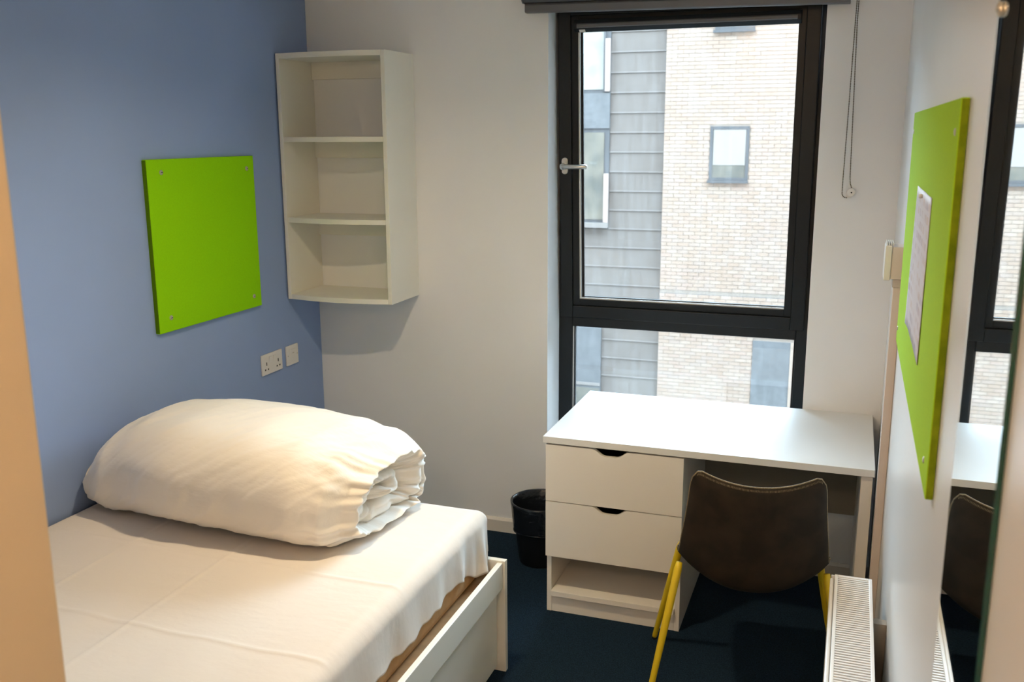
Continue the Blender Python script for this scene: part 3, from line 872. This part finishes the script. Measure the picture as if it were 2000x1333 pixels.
md = so.modifiers.new('thickness', 'SOLIDIFY'); md.thickness = 0.0015; md.offset = 1
tag(so, 'creased white fitted sheet hanging over the side of the mattress', 'sheet')

# ------------------------------------------------------------------ rolled duvet
b = nb()
DX0, DX1 = 0.030, 1.085
ZB = top + 0.004
NU, NV = 220, 200
TOPZ = [(0.0, 0.185), (0.05, 0.235), (0.12, 0.292), (0.22, 0.328), (0.42, 0.345), (0.62, 0.343), (0.80, 0.322), (0.92, 0.288), (1.0, 0.258)]   # height over the sheet
FRONT = [(0.0, -1.645), (0.12, -1.690), (0.5, -1.758), (0.85, -1.752), (0.95, -1.732), (1.0, -1.70)]
BACK = [(0.0, -1.16), (0.2, -1.12), (0.6, -1.10), (0.9, -1.11), (1.0, -1.14)]
def section(u, v, grow=1.0):
    h = lerp_table(TOPZ, u); yf = lerp_table(FRONT, u); yb = lerp_table(BACK, u)
    a = (yb - yf) / 2; c = (yb + yf) / 2; hh = h / 2
    cs, sn = math.cos(v), math.sin(v)
    e = 2 / (2.35 if sn > 0 else 3.6)
    py = a * math.copysign(abs(cs) ** e, cs); pz = hh * math.copysign(abs(sn) ** e, sn)
    if pz < 0: py *= 1 - 0.03 * (pz / hh) ** 2
    return c, ZB + hh, py * grow, pz * grow
def ruffle(u, v):
    right = sstep(0.80, 1.0, u); left = sstep(0.16, 0.0, u)
    n1 = noise.noise(Vector((u * 3.2, math.cos(v) * 1.6, math.sin(v) * 1.6)))
    w = v + 0.35 * n1
    am = 0.55 + 0.9 * abs(noise.noise(Vector((v * 1.7, 3.0, 0.5))))
    pk = am * (math.sin(w * 15 + 2.6 * math.sin(w * 2 + 1) + 1.4 * math.sin(w * 5)) * 0.65 + math.sin(w * 27 + 3 * math.sin(w * 3)) * 0.4)
    d = 0.014 * n1
    d += 0.0105 * right * right * pk + 0.004 * left * math.sin(w * 6 + 2)
    # shallow diagonal creases over the top
    dg = noise.noise(Vector((u * 9 + v * 2.4, v * 1.1 - u * 2, 4.0))) 
    d += 0.0055 * dg + 0.0040 * noise.noise(Vector((u * 30 + v * 6, v * 2.0, 8.0))) + 0.0016 * noise.noise(Vector((u * 70 + v * 13, v * 4.0, 2.0)))
    return d
rings = []
# closed left end
ucap = [(0.0, 0.0), (0.0, 0.45), (0.0, 0.75), (0.0, 0.92)]
for (u, g) in ucap:
    bulge = DX0 + 0.016 * (1 - math.sqrt(max(0, 1 - g * g))) - 0.008
    rings.append([(bulge, *section(u, 2 * math.pi * k / NV, g)) for k in range(NV)])
data = []
for row in rings:
    data.append([Vector((x, c + py, z + pz)) for (x, c, z, py, pz) in row])
for i in range(NU + 1):
    u = i / NU
    row = []
    for k in range(NV):
        v = 2 * math.pi * k / NV
        c, z, py, pz = section(u, v)
        grow = 1.0
        if u > 0.95: grow = 1 - 0.10 * ((u - 0.95) / 0.05) ** 2.2
        if u < 0.03: grow = 0.94 + 0.06 * math.sqrt(u / 0.03)
        d = ruffle(u, v)
        L = math.hypot(py, pz)
        fy, fz = py / L, pz / L
        P = Vector((DX0 + (DX1 - DX0) * u, c + py * grow + fy * d, z + pz * grow + fz * d))
        row.append(P)
    data.append(row)
# right end: the roll's spiral of puffed layers, puckered at the rim
NC = 64
c1, z1_, _, _ = section(1.0, 0.0)
for q in range(1, NC + 1):
    r = 1 - q / NC
    row = []
    for k in range(NV):
        v = 2 * math.pi * k / NV
        c, z, py, pz = section(1.0, v)
        L = math.hypot(py, pz)
        d = ruffle(1.0, v) * (r ** 1.5)
        wob = 0.10 * noise.noise(Vector((math.cos(v) * 1.3, math.sin(v) * 1.3, r * 2)))
        ph = (1 - r) * 2.05 + (v - 0.9) / (2 * math.pi) + wob
        lay = abs(math.sin(math.pi * ph)) ** 0.75
        depth = -0.012 * sstep(1.0, 0.80, r) - 0.060 * sstep(0.95, 0.55, r) + 0.030 * sstep(0.5, 0.0, r)
        start = sstep(1.0, 0.86, r)
        xx = DX1 + 0.016 * math.sin(math.pi * min(1, (1 - r) / 0.12)) * (1 - start) + start * (depth + 0.066 * lay)
        pk = math.sin(v * 13 + 5 * r + 30 * wob + 2 * math.sin(v * 2)) * 0.6 + math.sin(v * 23 - 4 * r + 2 * math.sin(v * 3)) * 0.4
        xx += 0.006 * pk * sstep(0.15, 0.5, r) + 0.012 * noise.noise(Vector((math.cos(v) * r * 4, math.sin(v) * r * 4, 6)))
        g = 0.90 * r
        row.append(Vector((xx, c + py * g + (py / L) * d, z + pz * g + (pz / L) * d)))
    data.append(row)
VR = []
for row in data:
    rr = []
    for P in row:
        fr_ = sstep(0.45, 1.08, P.x) * P.x
        P.x -= 0.045 * fr_ * sstep(-1.20, -1.70, P.y) * (0.55 + 0.45 * sstep(0.90, 0.66, P.z))
        if P.z < ZB + 0.003: P.z = ZB + 0.003 - 0.15 * min(0.012, ZB + 0.003 - P.z)
        P.x = max(P.x, 0.006)
        rr.append(b.verts.new(P))
    VR.append(rr)
for A, B in zip(VR, VR[1:]):
    for k in range(NV):
        b.faces.new((A[k], A[(k + 1) % NV], B[(k + 1) % NV], B[k]))
bmesh.ops.remove_doubles(b, verts=VR[0] + VR[-1], dist=0.0005)
bmesh.ops.recalc_face_normals(b, faces=b.faces[:])
du = tag(obj('rolled_duvet', b, M['duvet'], None, smooth=True), 'puffy white duvet rolled up across the foot of the bed', 'duvet')

# ------------------------------------------------------------------ ceiling lamps
def lamp(x, y, m, label):
    t = thing('ceiling_downlight', (x, y, CEIL - 0.032), label, 'lamp')
    b = nb(); lathe(b, [(0.0525, CEIL - 0.0005), (0.078, CEIL - 0.0005), (0.076, CEIL - 0.018), (0.066, CEIL - 0.031), (0.055, CEIL - 0.032), (0.0525, CEIL - 0.028), (0.0525, CEIL - 0.0005)], (x, y, 0), 36)
    obj('trim_ring', b, M['rose'], t, smooth=False)
    b = nb(); lathe(b, [(0.0, CEIL - 0.005), (0.050, CEIL - 0.005), (0.0505, CEIL - 0.001), (0.0, CEIL - 0.001)], (x, y, 0), 32)
    obj('lens', b, m, t, smooth=False)
lamp(1.25, -1.68, M['bulb_room'], 'round warm downlight in the bedroom ceiling')
def globe(x, y, m, label):
    t = thing('ceiling_globe', (x, y, CEIL - 0.16), label, 'lamp')
    b = nb(); lathe(b, [(0.0, CEIL - 0.0005), (0.060, CEIL - 0.0005), (0.060, CEIL - 0.020), (0.045, CEIL - 0.026), (0.0, CEIL - 0.026)], (x, y, 0), 32)
    obj('ceiling_rose', b, M['rose'], t, smooth=False)
    b = nb(); sphere(b, (x, y, CEIL - 0.105), 0.078, 28, 16)
    obj('opal_globe', b, m, t, smooth=True)
globe(2.05, -4.30, M['bulb_hall'], 'round opal globe lamp on the entrance ceiling behind the partition corner')

# ------------------------------------------------------------------ outside: the building across the yard
YB = 15.3
g = struct('ground', box(nb(), -30, 34, 0.6, 45, -7.3, -7.0), M['ground'])
# unseen storeys of our own building, added to cut the sky light over the yard
b = nb()
FZ0, FZ1 = -7.0, 17.0
box(b, -22, OX0 - 0.02, 0.305, 0.33, FZ0, FZ1); box(b, OX1 + 0.02, 26, 0.305, 0.33, FZ0, FZ1)
box(b, OX0 - 0.02, OX1 + 0.02, 0.305, 0.33, FZ0, OZ0 - 0.02); box(b, OX0 - 0.02, OX1 + 0.02, 0.305, 0.33, OZ1 + 0.02, FZ1)
struct('sky_blocking_facade', b, M['mortar'])
ex = thing('apartment_building', (0.0, YB, -7.0), 'buff brick and grey clad building seen through the window', 'building')
obj('mortar_wall', box(nb(), -1.20, 26.0, YB + 0.006, YB + 0.4, -7.0, 5.2), M['mortar'], ex)
obj('rear_wall', box(nb(), -24.0, -1.201, YB + 0.12, YB + 0.5, -7.0, 5.2), M['clad'], ex)
# openings in the brickwork: (x0, x1, z0, z1)
OPEN = [(-0.29, 0.46, 0.905, 1.985), (-0.275, 0.47, 3.745, 4.85), (0.715, 1.505, -4.4, -2.23), (-0.29, 0.46, -2.0, -1.95)]
OPEN = OPEN[:3]
BL, BH, J = 0.225, 0.075, 0.010
bricks = []
row = 0
z = -4.2
while z < 4.6:
    if abs(z - (-1.365)) < 0.03:
        z += 0.075; row += 1          # a plain soldier line stands here, see below
        continue
    x = -1.20 - (BL / 2 if row % 2 else 0)
    while x < 3.6:
        xa, xb = max(x, -1.20), x + BL - J
        if xb - xa > 0.03:
            za, zb = z, z + BH - J
            hit = False
            for (ox0, ox1, oz0, oz1) in OPEN:
                if zb > oz0 - 0.002 and za < oz1 + 0.002:
                    if xa >= ox0 - 0.004 and xb <= ox1 + 0.004: hit = True
                    elif xa < ox0 < xb: xb = ox0 - 0.004
                    elif xa < ox1 < xb: xa = ox1 + 0.004
            if not hit and xb - xa > 0.03: bricks.append((xa, xb, za, zb))
        x += BL
    z += BH; row += 1
obj('movement_joint', box(nb(), -1.20, 3.6, YB + 0.002, YB + 0.0119, -1.372, -1.352), M['spandrel'], ex)
full = [q for q in bricks if abs(q[1] - q[0] - (BL - J)) < 1e-4]
full.sort(key=lambda q: ((q[0] - 0.1) / 1.2) ** 2 + ((q[2] - 0.1) / 2.2) ** 2)
single = set(full[:300])
srcs = {}
rb = random.Random(3)
for q in full[:300]:
    ci = rb.randrange(len(BR))
    pos = ((q[0] + q[1]) / 2 - 0.0, rb.uniform(-0.0015, 0.0015), q[2] + 7.0)
    if ci not in srcs:
        bb = nb(); box(bb, -(BL - J) / 2, (BL - J) / 2, 0.0, 0.0118, 0.0, BH - J)
        o = obj('brick', bb, M['brick%d' % ci], ex, off=False); o.location = pos; srcs[ci] = o
    else:
        o = bpy.data.objects.new('brick', srcs[ci].data); COL.objects.link(o); o.parent = ex; o.location = pos
bb = nb()
for q in bricks:
    if q in single: continue
    dy = rb.uniform(-0.0015, 0.0015)
    box(bb, q[0], q[1], YB + dy, YB + 0.0118, q[2], q[3], rb.randrange(len(BR)))
o = obj('brickwork', bb, [M['brick%d' % i] for i in range(len(BR))], ex); o['kind'] = 'stuff'
# small window with a drawn blind, and the foot of the one above
def ext_window(x0, x1, z0, z1, blind_to):
    b = nb(); y = YB - 0.012; t = 0.055
    box(b, x0, x0 + t, y, y + 0.023, z0 + 0.04, z1); box(b, x1 - t, x1, y, y + 0.023, z0 + 0.04, z1)
    box(b, x0 + t, x1 - t, y, y + 0.023, z1 - t, z1); box(b, x0 + t, x1 - t, y, y + 0.023, z0 + 0.04, z0 + 0.04 + t)
    w = obj('window', b, M['ext_frame'], ex)
    obj('pane', box(nb(), x0 + t, x1 - t, y + 0.012, y + 0.0235, z0 + 0.04 + t, z1 - t), M['ext_glass_d'], w)
    if blind_to is not None:
        obj('drawn_blind', box(nb(), x0 + t + 0.01, x1 - t - 0.01, y + 0.006, y + 0.0115, blind_to, z1 - t - 0.005), M['ext_blind'], w)
    obj('sill', box(nb(), x0 - 0.03, x1 + 0.01, y - 0.05, y + 0.023, z0 - 0.01, z0 + 0.038), M['ext_frame'], w)
ext_window(-0.29, 0.46, 0.905, 1.985, 1.24)
ext_window(-0.275, 0.47, 3.745, 4.85, None)
o = obj('window', box(nb(), 0.715, 1.450, YB - 0.01, YB + 0.0115, -4.4, -2.235), M['spandrel'], ex)
obj('window_trim', box(nb(), 1.4505, 1.505, YB - 0.02, YB + 0.0115, -4.4, -2.235), M['brick4'], o)
# lapped cladding boards, each a wedge standing proud at its lower edge
zs = [3.438 + 0.393 * k for k in range(4, 0, -1)] + [3.438, 3.042, 2.652, 2.258, 1.868, 1.476, 1.080, 0.690, 0.300, -0.085, -0.475, -0.872, -1.262, -1.650, -2.045, -2.440, -2.835, -3.23, -3.625, -4.02, -4.41]
for za, zb in zip(zs[1:], zs[:-1]):
    x0 = -2.325 if za > -0.3 else (-3.9 if za > -2.3 else -2.44)
    if -0.1 < za < 0.25: x0 = -2.325
    bb = nb()
    prism(bb, [(YB + 0.115, za), (YB + 0.078, za), (YB + 0.076, za + 0.010), (YB + 0.088, zb - 0.002), (YB + 0.115, zb - 0.002)], 0, x0, -1.203)
    p_ = obj('cladding_panel', bb, M['clad'], ex)
    obj('seam_lip', box(nb(), x0, -1.203, YB + 0.068, YB + 0.0755, za + 0.002, za + 0.024), M['clad_lip'], p_)
# glazed bay on the left
def bay(name, m, x0, x1, z0, z1, d0, d1, par=ex):
    return obj(name, box(nb(), x0, x1, YB + d0, YB + d1, z0, z1), m, par)
bay('spandrel_panel', M['spandrel'], -3.9, -2.330, 1.965, 2.660, 0.03, 0.115)
w = bay('window', M['ext_frame'], -3.9, -2.330, 2.660, 4.9, 0.06, 0.115)
bay('pane', M['ext_glass'], -3.9, -2.470, 2.730, 4.9, 0.050, 0.0595, w)
bay('timber_post', M['timber'], -2.432, -2.334, 2.690, 3.715, 0.01, 0.0595, w)
bay('mullion', M['ext_frame'], -2.469, -2.433, 2.690, 4.9, 0.03, 0.0595, w)
w = bay('window', M['ext_frame'], -3.9, -2.330, 0.045, 1.964, 0.06, 0.115)
bay('pane', M['ext_glass_d'], -3.9, -2.440, 0.11, 1.88, 0.050, 0.0595, w)
bay('timber_post', M['timber'], -2.432, -2.334, 0.05, 1.055, 0.01, 0.0595, w)
bay('sill', M['clad_lip'], -3.9, -2.330, -0.055, 0.044, -0.03, 0.115, w)
w = bay('window', M['spandrel'], -3.9, -2.445, -4.4, -2.195, 0.04, 0.115)
bay('transom', M['clad_lip'], -3.9, -2.447, -3.46, -3.40, 0.02, 0.0395, w)
bay('pane', M['ext_glass_d'], -3.9, -2.47, -4.4, -3.52, 0.03, 0.0395, w)
